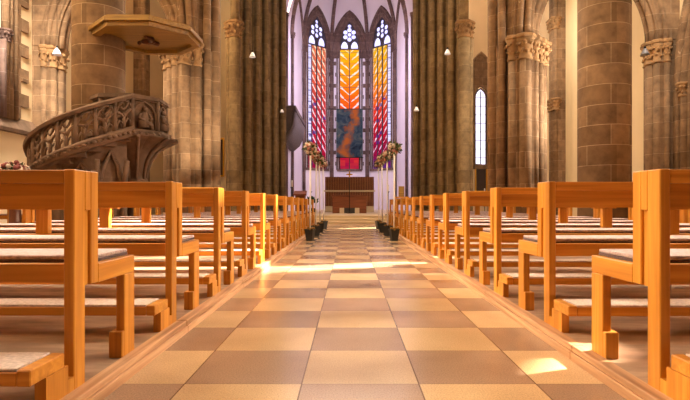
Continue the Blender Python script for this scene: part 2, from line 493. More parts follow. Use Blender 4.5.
# aisle walls -------------------------------------------------------
WX = 10.6
def side_wall(s, nm, holes):
    # local x = depth along the nave, thickness outwards
    mb = panel_hole([(-2.5, 0), (34, 0), (34, 26 if s > 0 else 14.5), (-2.5, 26 if s > 0 else 14.5)], holes, 0, .6)  # right wall made taller, out of view, to block sun over its top
    o = mb.done(nm, plaster)
    o.rotation_euler = (0, 0, PI/2); o.location = (s*WX if s < 0 else s*WX+.6, 0, 0)
    if s < 0: o.location = (-WX, 0, 0)
    return struct(o)
def win2d(c, hw, sill, spring, k=.9):
    return [(c-hw, sill)]+[(c+x, z) for x, z in arch2d(hw, spring, k)]+[(c+hw, sill)]
side_wall(-1, 'wall_left', [win2d(20.6, .85, 5.4, 8.6), win2d(13.4, 2.3, 3.45, 7.0, .9)])
SUN_HOLES = [win2d(9.68, .07, 8.3, 11.0), win2d(10.74, .38, 7.9, 12.0), win2d(11.85, .10, 8.2, 9.2), win2d(12.0, .32, 10.6, 12.0),
             win2d(8.9, .25, 10.8, 12.0), win2d(6.42, .32, 8.0, 8.35, .7), win2d(7.6, .06, 8.4, 8.8), win2d(20.6, .5, 5.4, 9.0)]
side_wall(1, 'wall_right', SUN_HOLES)
# end walls of the side aisles with the right-hand lancet window
mb = panel_hole([(5.7, 0), (10.6, 0), (10.6, 14.5), (5.7, 14.5)], [win2d(8.42, .42, 3.3, 7.6)], 33.0, 33.5)
struct(mb.done('wall_back_right', plaster))
m = MB(); m.box(-10.6, 10.6, -3.1, -2.5, 0, 14.5); struct(m.done('wall_front', st_box))
m = MB(); m.box(-10.6, -5.7, 33.0, 33.5, 0, 14.5); struct(m.done('wall_back_left', plaster))

def lancet(name, x, y, hw, sill, spring, glass, rz=0, k=.9, bars=True, trac=False, lights=2):
    """window: stone frame + glass + mullion + saddle bars, built at the origin in the XZ plane"""
    w = bpy.data.objects.new(name, None); C.objects.link(w); struct(w)
    w.location = (x, y, 0); w.rotation_euler = (0, 0, rz)
    g = panel_hole(win2d(0, hw, sill, spring, k), [], .10, .13).done('glass', glass, w)
    ar = [(-hw, sill)]+arch2d(hw, spring, k)+[(hw, sill)]
    mm = MB(); mm.tube([(a, .05, b) for a, b in ar]+[(-hw, .05, sill)], .06, 6)
    mm.done('frame', st_choirdk, w)
    if bars:
        mm = MB(); z = sill+.45
        while z < spring+.3:
            mm.box(-hw, hw, .05, .07, z-.015, z+.015); z += .55
        for i in range(1, lights):
            xx = -hw+2*hw*i/lights
            mm.box(xx-.025, xx+.025, .02, .09, sill, spring+.4)
        mm.done('saddle_bars', lead, w)
    return w
day = daylight_glass('pale_daylight_glass', s2l(215, 205, 245), s2l(250, 248, 255), 1.5)
lancet('window_1', 8.42, 33.05, .36, 3.3, 7.6, day)
m = panel_hole([(8.42-1.05, 3.0)]+[(8.42+x, z) for x, z in arch2d(1.05, 7.9, 1.7)]+[(8.42+1.05, 3.0)], [win2d(8.42, .42, 3.3, 7.6)], 32.9, 33.0)
m.tube([(8.42-1.05, 32.95, 3.0)]+[(8.42+x, 32.95, z) for x, z in arch2d(1.05, 7.9, 1.7)]+[(8.42+1.05, 32.95, 3.0)], .12, 8)
struct(m.done('trim_9', st_box))
lancet('window_2', -WX-.1, 20.6, .85, 5.4, 8.6, day, PI/2, lights=3)
dim = daylight_glass('dim_glass', s2l(90, 84, 110), s2l(130, 124, 150), .5)
lancet('window_6', -WX-.2, 13.4, 2.3, 3.45, 7.0, dim, PI/2, lights=3)

# brown dado ledge on the left aisle wall, recessed arches on both
def wall_arch(s, y0, y1, spring, nm, lab, mat_in):
    t = thing(nm, lab, 'wall arch', (s*(WX-.02), (y0+y1)/2, POD))
    hw = (y1-y0)/2
    mo = MB()
    for i, (dr, dx, r) in enumerate(((0, .10, .13), (.22, .16, .10), (-.2, .05, .09), (.40, .1, .1))):
        pts = [(-s*dx, -hw-dr, 0)]+[(-s*dx, a, b) for a, b in arch2d(hw+dr, spring, 2.0)]+[(-s*dx, hw+dr, 0)]
        mo.tube(pts, r, 10)
    mo.done('arch_moulding', st_box, t)
    b = panel_hole([(-hw-.48, 0)]+arch2d(hw+.48, spring, 2.0)+[(hw+.48, 0)], [[(-hw+.2, .01)]+arch2d(hw-.2, spring, 2.0)+[(hw-.2, .01)]], 0, .1)
    o = b.done('reveal', st_box, t); o.rotation_euler = (0, 0, PI/2); o.location = (0 if s > 0 else .1, 0, 0)
    b = panel_hole([(-hw+.1, 0)]+arch2d(hw-.1, spring, 2.0)+[(hw-.1, 0)], [], 0, .04)
    o = b.done('infill', mat_in, t); o.rotation_euler = (0, 0, PI/2); o.location = (.0 if s > 0 else .05, 0, 0)
    for e in (-hw-.02, hw+.02):
        cp = MB(); capital(cp, -s*.12, e, spring-.15, .13, .45, 8); cp.done('capital', st_carve, t)
    return t

def capital(m, x, y, z, r, h, leaves=10):
    """moulded bell, two rows of curled foliage, and a square-ish abacus on top (z = bottom of the bell)"""
    m.lathe([(r*1.02, z), (r*1.25, z+.02), (r*1.25, z+.05), (r*1.05, z+.07), (r*1.05, z+h*.3), (r*1.3, z+h*.7), (r*1.55, z+h*.82)], x, y, 16)
    m.lathe([(r*1.6, z+h*.82), (r*1.8, z+h*.86), (r*1.8, z+h*.95), (r*1.55, z+h)], x, y, 8, False, True, PI/8)
    for row, (zz, rr, br) in enumerate(((.32, 1.2, .30), (.62, 1.5, .34))):
        for i in range(leaves):
            a = 2*PI*(i+.5*row)/leaves+rnd.uniform(-.1, .1)
            m.blob((x+math.cos(a)*r*rr, y+math.sin(a)*r*rr, z+h*(zz+rnd.uniform(-.05, .05))), r*br, 1, (1, 1, 1.25), .35)

# ------------------------------------------------------------------ PIERS
def round_pier(x, y, label):
    t = thing('round_pier', label, 'pillar', (x, y, POD), 0, 'round nave piers')
    m = MB(); m.lathe([(.53, .34), (.53, 5.55)], seg=64); m.done('shaft', st_round, t)
    m = MB(); m.lathe([(.82, 0), (.82, .16)], seg=8, smooth=False, rot=PI/8)
    m.lathe([(.76, .16), (.78, .2), (.74, .26), (.66, .3), (.6, .34), (.535, .36)], seg=64); m.done('base', st_box, t)
    m = MB(); capital(m, 0, 0, 5.55, .53, .85, 18); m.done('capital', st_carve, t)
    return t
round_pier(-5.45, 11.2, 'fat round sandstone pillar that carries the pulpit and its wooden canopy')
round_pier(5.50, 11.13, 'fat round sandstone pillar behind the benches on the right')

def moulded_arch(t, p0, p1, spring, k, name, rolls, core=.5, mat=None):
    """pointed arch with roll mouldings standing between two points (local coordinates of t)"""
    a, b = Vector((*p0, 0)), Vector((*p1, 0)); mid = (a+b)/2; d = (b-a); hw = d.length/2; d.normalize()
    nrm = Vector((d.y, -d.x, 0))
    m = MB()
    def pt(u, h, off): return mid+d*u+nrm*off+Vector((0, 0, h))
    for dr, off, r in rolls:
        m.tube([pt(u, h, off) for u, h in arch2d(hw+dr, spring, k, 12)], r, 10)
    ins, outs = arch2d(hw+.02, spring, k, 12), arch2d(hw+.62, spring, k, 12)
    bm = m.bm; prev = None
    for (u0, h0), (u1, h1) in zip(ins, outs):
        ring = [bm.verts.new(pt(u0, h0, -core/2)), bm.verts.new(pt(u1, h1, -core/2)), bm.verts.new(pt(u1, h1, core/2)), bm.verts.new(pt(u0, h0, core/2))]
        if prev:
            for i in range(4): bm.faces.new((prev[i], prev[(i+1) % 4], ring[(i+1) % 4], ring[i]))
        else: bm.faces.new(ring)
        prev = ring
    bm.faces.new(prev)
    struct(m.done(name, mat or st_box, None, t.location))

def cluster_pier(x, y, s, label):
    """compound pier; s = side of the nave it stands on. Nave-side shafts run up, the others carry capitals"""
    t = thing('clustered_pier', label, 'pillar', (x, y, POD), 0, 'clustered nave piers')
    ctop, cb = 6.0, 5.2
    m = MB()
    m.lathe([(.60, .4), (.60, 12.5)], seg=8, smooth=False, rot=PI/8)
    m.box(-.30, .30, -.74, .74, .4, cb+.6); m.box(-.74, .74, -.30, .30, .4, cb+.6)
    m.done('core', st_box, t)
    m = MB(); mc = MB(); mb = MB()
    for i in range(12):
        a = 2*PI*i/12; r = .19 if i % 3 == 0 else .13; rr = .78 if i % 3 == 0 else .70
        px, py = rr*math.cos(a), rr*math.sin(a)
        nave = (px*s) < -.45
        m.lathe([(r, .4), (r, 12.5 if nave else cb)], px, py, 14)
        mb.lathe([(r*1.5, .0), (r*1.5, .2), (r*1.25, .28), (r*1.3, .34), (r, .42)], px, py, 12)
        if not nave: capital(mc, px, py, cb, r, ctop-cb, 8)
    mb.lathe([(.9, 0), (.9, .14)], seg=8, smooth=False, rot=PI/8)
    m.done('shafts', st_box, t); mc.done('capital', st_carve, t); mb.done('base', st_box, t)
    return t
LP = (-5.35, 17.5); RP = (5.5, 16.9)
pl = cluster_pier(*LP, -1, 'sunlit clustered sandstone pier right of the pulpit')
pr = cluster_pier(*RP, 1, 'clustered sandstone pier with leafy capital left of the round pillar on the right')
ROLLS = ((0, -.12, .1), (0, .12, .1), (.16, -.26, .09), (.16, .26, .09), (.36, -.28, .1), (.36, .28, .1), (.56, -.26, .08))
for t, P, s in ((pl, LP, -1), (pr, RP, 1)):
    moulded_arch(t, (s*.55, 0), (s*4.38, 0), 6.0-POD, .85, 'trim_%d' % (11 if s > 0 else 10), ROLLS, .6)
    moulded_arch(t, (0, -.6), (0, -5.3), 6.0-POD, .85, 'trim_%d' % (13 if s > 0 else 12), ROLLS, .6)

def respond(x, y, s, label, zc=5.25, top=6.0, second=None):
    t = thing('wall_shafts', label, 'wall pier', (x, y, POD), 0, 'shafts against the aisle walls')
    m = MB(); mc = MB()
    m.box(min(0, s*.62), max(0, s*.62), -.40, .40, .3, top)
    for px, py, r in ((-s*.05, 0, .17), (0, -.27, .13), (0, .27, .13), (s*.22, -.40, .1), (s*.22, .40, .1)):
        m.lathe([(r, .3), (r, zc)], px, py, 14)
        capital(mc, px, py, zc, r, top-zc, 8)
    m.done('shafts', st_box, t); mc.done('capital', st_carve, t)
    m = MB(); m.box(min(-s*.25, s*.62), max(-s*.25, s*.62), -.55, .55, 0, .3, .02); m.done('base', st_box, t)
    m = MB(); m.box(min(s*.1, s*.62), max(s*.1, s*.62), -.42, .42, top, 14); m.done('upper_wall_strip', st_box, t)
    return t
respond(-9.98, 17.6, -1, 'shafts with carved capital on the left aisle wall behind the stair')
respond(9.98, 16.95, 1, 'shafts with carved capital on the right aisle wall by the grey hanging lamp')
# slender wall shafts of the far bays
def slim(x, y, label, caps, r=.16, h=13):
    t = thing('slender_wall_shaft', label, 'wall pier', (x, y, POD), 0, 'slender shafts against the aisle walls')
    m = MB()
    for dy, rr in ((-.24, r*.8), (0, r), (.24, r*.8)): m.lathe([(rr, .0), (rr, h)], 0, dy, 14)
    sx = 1 if x > 0 else -1
    m.box(min(0, sx*.5), max(0, sx*.5), -.34, .34, 0, h); m.done('shafts', st_box, t)
    for z in caps:
        m = MB()
        for dy in (-.24, .0, .24): capital(m, 0, dy, z, r, .6, 7)
        m.done('capital', st_carve, t)
    return t
slim(10.15, 25.6, 'slender brown shaft with two leafy rings beside the pale wall on the right', (5.3, 9.3))
slim(-10.15, 25.6, 'slender dark shaft on the left aisle wall under the pulpit canopy', (5.3, 9.3))
wall_arch(1, 12.9, 16.1, 4.2, 'blind_arch', 'moulded pointed wall arch at the right edge of the view', st_box)
# left aisle window: quoined jamb, dark shaft and sloping sill
m = MB(); z = 3.5; q = 0
while z < 12:
    m.box(-WX, -WX+.08, 15.72, 16.9 if q % 2 else 16.5, z, z+.40); z += .405; q += 1
for yy, rr in ((15.72, .12), (15.95, .09), (16.2, .08)): m.lathe([(rr, 3.4), (rr, 12)], -WX+.1, yy, 12)
struct(m.done('trim_6', st_box))
m = MB(); capital(m, -WX+.1, 15.72, 5.7, .12, .4, 8); m.lathe([(.09, 3.4), (.09, 5.7)], -WX+.18, 15.5, 12); struct(m.done('trim_7', st_choirdk))
m = MB(); m.prism([(-WX, 3.0), (-WX+.24, 3.0), (-WX+.26, 3.1), (-WX+.05, 3.45), (-WX, 3.5)], -2.4, 17.2, 'y'); struct(m.done('trim_8', st_pulpit))

# big stepped piers before the choir
def choir_pier(s, label):
    t = thing('choir_arch_pier', label, 'pillar', (s*5.55, 24.6, POD), 0, 'stepped piers before the choir')
    n = 6; dx, dy = 1.95/n, 5.2/n
    pts = [(s*.1, 0)]
    for i in range(n):
        pts += [(-s*(dx*(i+.62)), dy*i), (-s*(dx*(i+.62)), dy*(i+1))]
    pts += [(s*.1, dy*n)]
    m = MB(); m.prism(pts, .4, 15.5); m.done('core', st_cross, t)
    m = MB(); mb = MB()
    for i in range(n):
        cx, cy = -s*(dx*(i+.62)), dy*i
        rr = .17 if i % 2 else .13
        m.lathe([(rr, .4), (rr, 15.5)], cx+s*.03, cy+.02, 16)
        m.lathe([(.09, .4), (.09, 15.5)], cx+s*.02, cy+.30, 12)
        m.lathe([(.10, .4), (.10, 15.5)], cx+s*.0, cy+.62, 12)
        mb.lathe([(.3, 0), (.3, .25), (.22, .4)], cx, cy, 12)
    m.done('shafts', st_cross, t)
    mb.box(min(-s*2.1, s*.1), max(-s*2.1, s*.1), -.1, 4.85, 0, .2); mb.done('base', st_cross, t)
    # the stouter shaft with a capital at the aisle corner
    m = MB(); m.lathe([(.27, .2), (.27, 8.6)], s*.12-s*.2, -.05, 20); m.lathe([(.14, .2), (.14, 8.6)], s*.22, .02, 14); m.done('corner_shaft', st_cross, t)
    m = MB(); capital(m, s*.12-s*.2, -.05, 8.6, .25, .8, 10); capital(m, s*.22, .02, 8.6, .14, .8, 7); m.done('capital', st_carve, t)
    m = MB(); m.lathe([(.22, 9.4), (.22, 15.5)], s*.12-s*.2, 0, 16); m.done('upper_shaft', st_cross, t)
    return t
choir_pier(-1, 'huge stepped sandstone pier left of the choir, rising out of view')
choir_pier(1, 'huge stepped sandstone pier right of the choir, rising out of view')

# ------------------------------------------------------------------ CHOIR
ZC = .30
m = MB()
m.box(-3.6, 3.6, 19.8, 24.5, -.1, .10, .01); m.box(-3.5, 3.5, 20.25, 24.5, .10, .20, .01)
struct(m.done('floor_steps', white_marble))
m = MB(); m.box(-5.6, 5.6, 20.7, 46, -.1, ZC); struct(m.done('floor_choir', white_marble))

SPR, BOSS = 13.3, Vector((0, 39.6, 20.5))
corners = [(-4.3, 37.6), (-3.82, 41.9), (-1.56, 44.0), (1.56, 44.0), (3.82, 41.9), (4.3, 37.6)]
for s, nm in ((-1, 'wall_choir_left'), (1, 'wall_choir_right')):
    m = MB(); m.box(s*4.3, s*4.8, 29.85, 37.6, 0, 20); struct(m.done(nm, plaster_w))
GL = {1: stained('left'), 2: stained('centre'), 3: stained('right')}
SILL, WSPR = 3.75, 14.15
for i in range(5):
    a, b = Vector((*corners[i], 0)), Vector((*corners[i+1], 0))
    mid = (a+b)/2; w = (b-a).length; ang = math.atan2(b.y-a.y, b.x-a.x)
    HWW, WK = (.86, 2.0) if i == 2 else (1.04, 1.5)
    holes = [win2d(0, HWW, SILL, WSPR, WK)] if i in (1, 2, 3) else []
    o = panel_hole([(-w/2-.05, 0), (w/2+.05, 0), (w/2+.05, 20.5), (-w/2-.05, 20.5)], holes, 0, .5).done('wall_apse_%s' % ('far_left', 'left', 'centre', 'right', 'far_right')[i], plaster_w)
    o.location = (mid.x, mid.y, 0); o.rotation_euler = (0, 0, ang); struct(o)
    if not holes: continue
    W = bpy.data.objects.new('window_%d' % (i+2), None); C.objects.link(W); struct(W)
    W.location = (mid.x, mid.y, 0); W.rotation_euler = (0, 0, ang)
    g = panel_hole([(p[0], p[1]-SILL) for p in win2d(0, HWW, SILL, WSPR, WK)], [], .14, .17).done('glass', GL[i], W, (0, 0, SILL))
    # reveal mouldings
    ar = [(-HWW, SILL)]+arch2d(HWW, WSPR, WK)+[(HWW, SILL)]
    ar2 = [(-HWW-.2, SILL-.1)]+arch2d(HWW+.2, WSPR, WK*.93)+[(HWW+.2, SILL-.1)]
    mm = MB(); mm.tube([(x, -.02, z) for x, z in ar], .07, 8); mm.tube([(x, -.03, z) for x, z in ar2], .06, 8)
    mm.box(-HWW-.2, HWW+.2, -.12, .3, SILL-.2, SILL)
    mm.done('frame', st_choirdk, W)
    wf = w/2-.12; sc_h = (17.15-SPR)/arch_rise(wf, .95)
    sp_ = panel_hole([(-wf, SPR-.1)]+[(x, SPR+z*sc_h) for x, z in arch2d(wf, 0, .95)]+[(wf, SPR-.1)],
                     [[(-HWW-.02, SPR-.09)]+arch2d(HWW+.02, WSPR, WK)+[(HWW+.02, SPR-.09)]], -.035, .0)
    sp_.done('spandrel', st_choirdk, W)
    # mullions and tracery: two lights with trefoiled heads and a rosette of foils
    mm = MB()
    mm.box(-.035, .035, .03, .12, SILL, 14.0)
    def circ(cx, cz, r): return [(cx+r*math.cos(-k*PI/7), cz+r*math.sin(-k*PI/7)) for k in range(14)]
    f_ = HWW/.86
    hl = [circ(.40*f_*math.cos(PI/6+q*PI/3), 15.24+.40*math.sin(PI/6+q*PI/3), .185) for q in range(6)]
    hl += [circ(0, 15.24, .16), circ(0, 15.98, .15)]
    for sx in (-1, 1):
        hl.append([(sx*HWW*.5+x*.72, zz_) for x, zz_ in [(-HWW*.46, 14.06)]+arch2d(HWW*.46, 14.18, .62, 6)+[(HWW*.46, 14.06)]])
    pl_ = panel_hole([(-HWW, 14.0)]+arch2d(HWW, WSPR, WK)+[(HWW, 14.0)], hl, .03, .11)
    pl_.done('tracery_head', lead, W)
    if i != 2:
        for q in (-1, 1): mm.box(q*HWW*.5-.018, q*HWW*.5+.018, .04, .12, SILL, 14.0)
    zz_ = SILL+1.0
    while zz_ < 14: mm.box(-HWW, HWW, .07, .1, zz_-.012, zz_+.012); zz_ += 1.0
    mm.box(-HWW, HWW, .04, .12, 13.96, 14.04)
    mm.done('mullions', lead, W)
    # stone quoins toothing into the plaster beside the jambs
    mm = MB(); z = SILL+.3; q = 0
    while z < WSPR-.3:
        for sx in (-1, 1):
            mm.box(sx*(HWW+.28), sx*(HWW+(.55 if q % 2 else .36)), -.04, .0, z, z+.32)
        z += .95; q += 1
    mm.done('quoins', st_choirdk, W)

# wall shafts, wall arches, ribs and vault cells of the apse
def rib_pts(A, n=16):
    out = []
    for i in range(n+1):
        a = i/n*PI/2; u = 1-math.cos(a); v = math.sin(a)
        out.append((A[0]+(BOSS.x-A[0])*u, A[1]+(BOSS.y-A[1])*u, SPR+(BOSS.z-SPR)*v))
    return out
m = MB()
sides = corners+[(-4.25, 33.6), (4.25, 33.6)]
for (x, y) in sides:
    d = (Vector((0, 39.6))-Vector((x, y))).normalized()*.16
    px, py = x+d.x, y+d.y
    t_ = Vector((-d.y, d.x)).normalized()*.11
    m.lathe([(.10, ZC), (.10, SPR)], px, py, 12)
    m.lathe([(.06, ZC), (.06, SPR)], px+t_.x, py+t_.y, 10); m.lathe([(.06, ZC), (.06, SPR)], px-t_.x, py-t_.y, 10)
struct(m.done('trim_3', st_choirdk))
m = MB()
for (x, y) in sides:
    d = (Vector((0, 39.6))-Vector((x, y))).normalized()*.16
    capital(m, x+d.x, y+d.y, SPR-.4, .12, .4, 8)
struct(m.done('trim_4', st_choirdk))
m = MB()
for A in corners: m.tube([Vector(p)+Vector((0, 0, -.12)) for p in rib_pts(A)], .15, 8)
for s in (-1, 1):
    for (A, Bp) in (((s*4.25, 37.6), (0, 33.6)), ((s*4.25, 29.9), (0, 33.6))):
        pts = []
        for i in range(17):
            a = i/16*PI/2; u = 1-math.cos(a); v = math.sin(a)
            pts.append((A[0]+(Bp[0]-A[0])*u, A[1]+(Bp[1]-A[1])*u, SPR+(20.4-SPR)*v))
        m.tube(pts, .15, 8)
tr = [(x, 37.6, z) for x, z in arch2d(4.25, SPR, .93, 14)]
m.tube(tr, .2, 8)
for i in range(5):
    a, b = Vector((*corners[i], 0)), Vector((*corners[i+1], 0)); mid = (a+b)/2; w = (b-a).length/2; d = (b-a).normalized()
    inw = Vector((0-mid.x, 39.6-mid.y, 0)).normalized()*.06
    k = .95
    scale_h = (17.2-SPR)/arch_rise(w, k)
    m.tube([mid+inw+d*x+Vector((0, 0, SPR+z*scale_h)) for x, z in arch2d(w, 0, k, 12)], .12, 8)
struct(m.done('trim_5', st_choirdk))
m = MB(); bm = m.bm
for i in range(5):
    a, b = Vector((*corners[i], 0)), Vector((*corners[i+1], 0)); mid = (a+b)/2; w = (b-a).length/2; d = (b-a).normalized()
    scale_h = (17.2-SPR)/arch_rise(w, .95)
    wa = [mid+d*x+Vector((0, 0, SPR+z*scale_h)) for x, z in arch2d(w, 0, .95, 8)]
    grid = []
    for p in wa:
        row = []
        for j in range(13):
            t = j/12*PI/2; u = 1-math.cos(t); v = math.sin(t)
            row.append(bm.verts.new((p.x+(BOSS.x-p.x)*u, p.y+(BOSS.y-p.y)*u, p.z+(BOSS.z-p.z)*v)))
        grid.append(row)
    for r0, r1 in zip(grid, grid[1:]):
        for j in range(12):
            f = bm.faces.new((r0[j], r1[j], r1[j+1], r0[j+1])); f.smooth = True
# straight bay of the choir vault
for (ya, yb) in ((29.9, 37.6),):
    prof = arch2d(4.3, SPR, .93, 12)
    for (x0, z0), (x1, z1) in zip(prof, prof[1:]):
        f = bm.faces.new([bm.verts.new(p) for p in ((x0, ya, z0), (x1, ya, z1), (x1, yb, z1), (x0, yb, z0))])
struct(m.done('ceiling', plaster_w))

# ================================================================== BENCHES
BL = 2.90
def make_bench(s, label, group):
    t = thing('church_bench', label, 'bench', (0, 0, 0), 0, group)
    BV = .0035
    def X(a): return s*a
    for x0 in (0, BL-.04):
        x1 = x0+.04
        inner = 1 if x0 == 0 else -1
        m = MB(); m.box(X(x0), X(x1), 0, .081, 0, .832, BV); m.done('end_post', wood_z, t)
        m = MB(); m.box(X(x0), X(x1), .0815, .126, .676, .832, BV); m.box(X(x0), X(x1), .1262, .186, .38, .832, BV)
        m.done('back_stile', wood_z, t)
        m = MB(); m.box(X(x0+.012), X(x1-.012), .081, .127, .38, .676); m.done('spacer', wood_z, t)
        m = MB(); m.box(X(x0), X(x1), .1865, .543, .378, .458, BV); m.done('seat_arm', wood_y, t)
        m = MB(); m.box(X(x0), X(x1), .434, .543, 0, .378, BV); lg = m.done('leg', wood_z, t)
        fx = (x0+.001, x0+.062) if inner == 1 else (x1-.062, x1-.001)
        m = MB(); m.box(X(fx[0]), X(fx[1]), .408, .50, 0, .12, BV); m.done('foot_block', wood_z, lg)
        m = MB()
        m.prism([(-.178, 0), (-.0005, 0), (-.0005, .054), (-.04, .054), (-.04, .108), (-.178, .108)], X(x0), X(x1), 'x')
        m.done('kneeler_leg', wood_z, t)
    m = MB(); m.box(X(.0405), X(BL-.0405), .002, .05, .778, .830, BV); m.done('top_rail', wood_x, t)
    m = MB(); m.box(X(.0405), X(BL-.0405), .030, .052, .68, .778, .002); m.done('back_panel', wood_x, t)
    m = MB(); m.box(X(.0405), X(BL-.0405), .146, .18, .68, .828, BV); m.done('backrest', wood_x, t)
    m = MB(); m.box(X(1.42), X(1.52), .128, .184, .455, .6795, BV); m.box(X(1.30), X(1.525), .06, .127, .655, .6795, .002)
    m.done('middle_stile', wood_z, t)
    m = MB()
    m.box(X(.0405), X(BL-.0405), .128, .162, .386, .462, BV); m.box(X(.0405), X(BL-.0405), .508, .541, .386, .456, BV)
    m.box(X(.0405), X(BL-.0405), .163, .507, .435, .455)
    m.done('seat', wood_x, t)
    m = MB(); m.box(X(.026), X(BL-.026), .188, .532, .4585, .472, .005); cu = m.done('cushion', felt_dark, t)
    m = MB(); m.box(X(.028), X(BL-.028), .19, .53, .472, .489, .0075); m.done('cushion_cover', felt_top, cu)
    m = MB(); m.box(X(0), X(.046), -.266, -.064, .108, .162, BV); m.box(X(BL-.046), X(BL), -.266, -.064, .108, .162, BV)
    m.box(X(.0465), X(BL-.0465), -.264, -.066, .108, .155, BV); kn = m.done('kneeler', wood_x, t)
    m = MB(); m.box(X(.048), X(BL-.048), -.260, -.070, .155, .166, .003); m.done('kneeler_pad', felt_kneel, kn)
    return t
ordn = ['', 'second', 'third', 'fourth', 'fifth', 'sixth', 'seventh', 'eighth', 'ninth', 'tenth', 'eleventh', 'twelfth', 'thirteenth']
NB = 13
protoL = make_bench(-1, '', 'oak benches left of the central aisle')
protoR = make_bench(1, '', 'oak benches right of the central aisle')
for s, proto, fx, y0, side, off in ((-1, protoL, FL, 1.932, 'left', 0), (1, protoR, FR, 1.916, 'right', 0)):
    for k in range(NB):
        o = proto if k == 0 else dup(proto)
        o.location = (fx, y0+1.064*k, POD)
        if k == 0: o['label'] = 'honey oak church bench nearest the viewer, %s of the central aisle' % side
        elif k == NB-1: o['label'] = 'honey oak church bench nearest the choir steps, %s of the aisle' % side
        else: o['label'] = 'honey oak church bench %s of the aisle, %s one from the viewer' % (side, ordn[k])
        o['group'] = 'oak benches %s of the central aisle' % side
# the blocks of benches in the side aisles, beyond the piers
pulpit_rows = 0
for s, proto, side, rows in ((-1, protoL, 'left', range(4, 9)), (1, protoR, 'right', range(4, 10))):
    rr = list(rows)
    for k in rr:
        o = dup(proto); o.location = (s*6.95, 2.0+1.064*k, POD)
        if k == rr[0]: w = 'the nearest row to the viewer'
        elif k == rr[-1]: w = 'the farthest row from the viewer'
        else: w = '%s row from the viewer' % ordn[k-rr[0]]
        o['label'] = 'oak bench out in the %s side aisle, %s' % (side, w)
        o['group'] = 'oak benches in the %s side aisle' % side

# ================================================================== PULPIT
PX, PY = -5.45, 11.2
pu = thing('pulpit', 'carved brown stone pulpit with curving tracery stair around the left pillar', 'pulpit', (PX, PY, POD))
RS = 1.29
def hp(deg, r, h): return (r*math.cos(R(deg)), -r*math.sin(R(deg)), h)
def htop(deg): return 3.02-.0092*(deg-35)-POD
D0, D1 = 36, 205
degs = [D0+(D1-D0)*i/60 for i in range(61)]
m = MB(); m.ribbon([hp(d, RS, htop(d)) for d in degs], [(-.09, -.10), (-.11, -.04), (-.07, .0), (.07, .0), (.11, -.04), (.09, -.10)]); m.done('handrail', st_pulpit, pu)
m = MB(); m.ribbon([hp(d, RS, htop(d)-.86) for d in degs], [(-.10, 0), (-.13, .05), (-.13, .14), (-.08, .2), (.08, .2), (.13, .14), (.13, .05), (.10, 0)])
m.ribbon([hp(d, RS, htop(d)-.74) for d in degs], [(-.16, 0), (-.16, .03), (.16, .03), (.16, 0)]); m.done('string_course', st_pulpit, pu)
m = MB()
for i in range(46):
    d = D0+2+(D1-D0-4)*i/45
    p = hp(d, RS+.12, htop(d)-.765); m.blob(p, .055, 1, (1, 1, .8), .35)
m.done('carved_frieze', st_pulpit, pu)
# tracery bays: posts, paired arches, cusps
m = MB(); nb = 11
for i in range(nb+1):
    d = D0+(D1-D0)*i/nb
    b_ = htop(d)-.68; m.tube([hp(d, RS, b_), hp(d, RS, htop(d)-.08)], .042, 6)
for i in range(nb):
    da, db = D0+(D1-D0)*i/nb, D0+(D1-D0)*(i+1)/nb
    def q(u, v):
        d = da+(db-da)*u; return hp(d, RS, htop(d)-.66+v*.56)
    m.tube([q(u, v) for u, v in ((.0, .45), (.06, .7), (.2, .88), (.5, 1.0), (.8, .88), (.94, .7), (1, .45))], .028, 6)
    m.tube([q(.5, 0), q(.5, .42)], .03, 6)
    m.tube([q(u, v) for u, v in ((.5, .38), (.38, .52), (.2, .6), (.05, .62))], .028, 6)
    m.tube([q(u, v) for u, v in ((.5, .38), (.62, .52), (.8, .6), (.95, .62))], .028, 6)
    m.tube([q(u, v) for u, v in ((.22, .95), (.36, .75), (.5, .68), (.64, .75), (.78, .95))], .022, 6)
    m.tube([q(u, v) for u, v in ((.06, .0), (.12, .2), (.27, .32), (.42, .22), (.48, 0))], .022, 6)
    m.tube([q(u, v) for u, v in ((.52, .0), (.58, .22), (.73, .32), (.88, .2), (.94, 0))], .022, 6)
    m.blob(q(.5, .5), .04, 1)
m.done('tracery', st_pulpit, pu)
# treads between pillar and parapet
m = MB(); ns = 13
for i in range(ns):
    da, db = D0+(D1-D0)*i/ns, D0+(D1-D0)*(i+1)/ns
    h = htop((da+db)/2)-.80
    a = [hp(da, .60, 0)[:2], hp(da, RS-.05, 0)[:2], hp(db, RS-.05, 0)[:2], hp(db, .60, 0)[:2]]
    m.prism(a, h-.12, h)
m.done('stair_treads', st_pulpit, pu)
# supporting wall under the stair with blind arches
m = MB()
seg = [hp(d, 1.12, 0) for d in degs]
bm = m.bm; prev = None
for d in degs:
    a, b_ = hp(d, 1.10, 0), hp(d, .95, 0); h = htop(d)-.86
    ring = [bm.verts.new(v) for v in ((a[0], a[1], 0), (a[0], a[1], h), (b_[0], b_[1], h), (b_[0], b_[1], 0))]
    if prev:
        for i in range(4): bm.faces.new((prev[i], prev[(i+1) % 4], ring[(i+1) % 4], ring[i]))
    else: bm.faces.new(ring)
    prev = ring
bm.faces.new(prev)
m.done('stair_wall', st_pulpit, pu)
m = MB()
for i in range(6):
    da, db = D0+4+(D1-D0-8)*i/6, D0+4+(D1-D0-8)*(i+1)/6
    H = htop(db)-.92
    def q(u, v):
        d = da+(db-da)*u; return hp(d, 1.15, v)
    m.tube([q(.06, .0), q(.06, H*.45), q(.12, H*.66), q(.26, H*.84), q(.5, H), q(.74, H*.84), q(.88, H*.66), q(.94, H*.45), q(.94, 0)], .05, 6)
    for u in (.06, .94):
        m.tube([q(u, H*.5), hp(da+(db-da)*u, 1.34, H*.9)], .05, 6)
m.done('blind_arches', st_pulpit, pu)
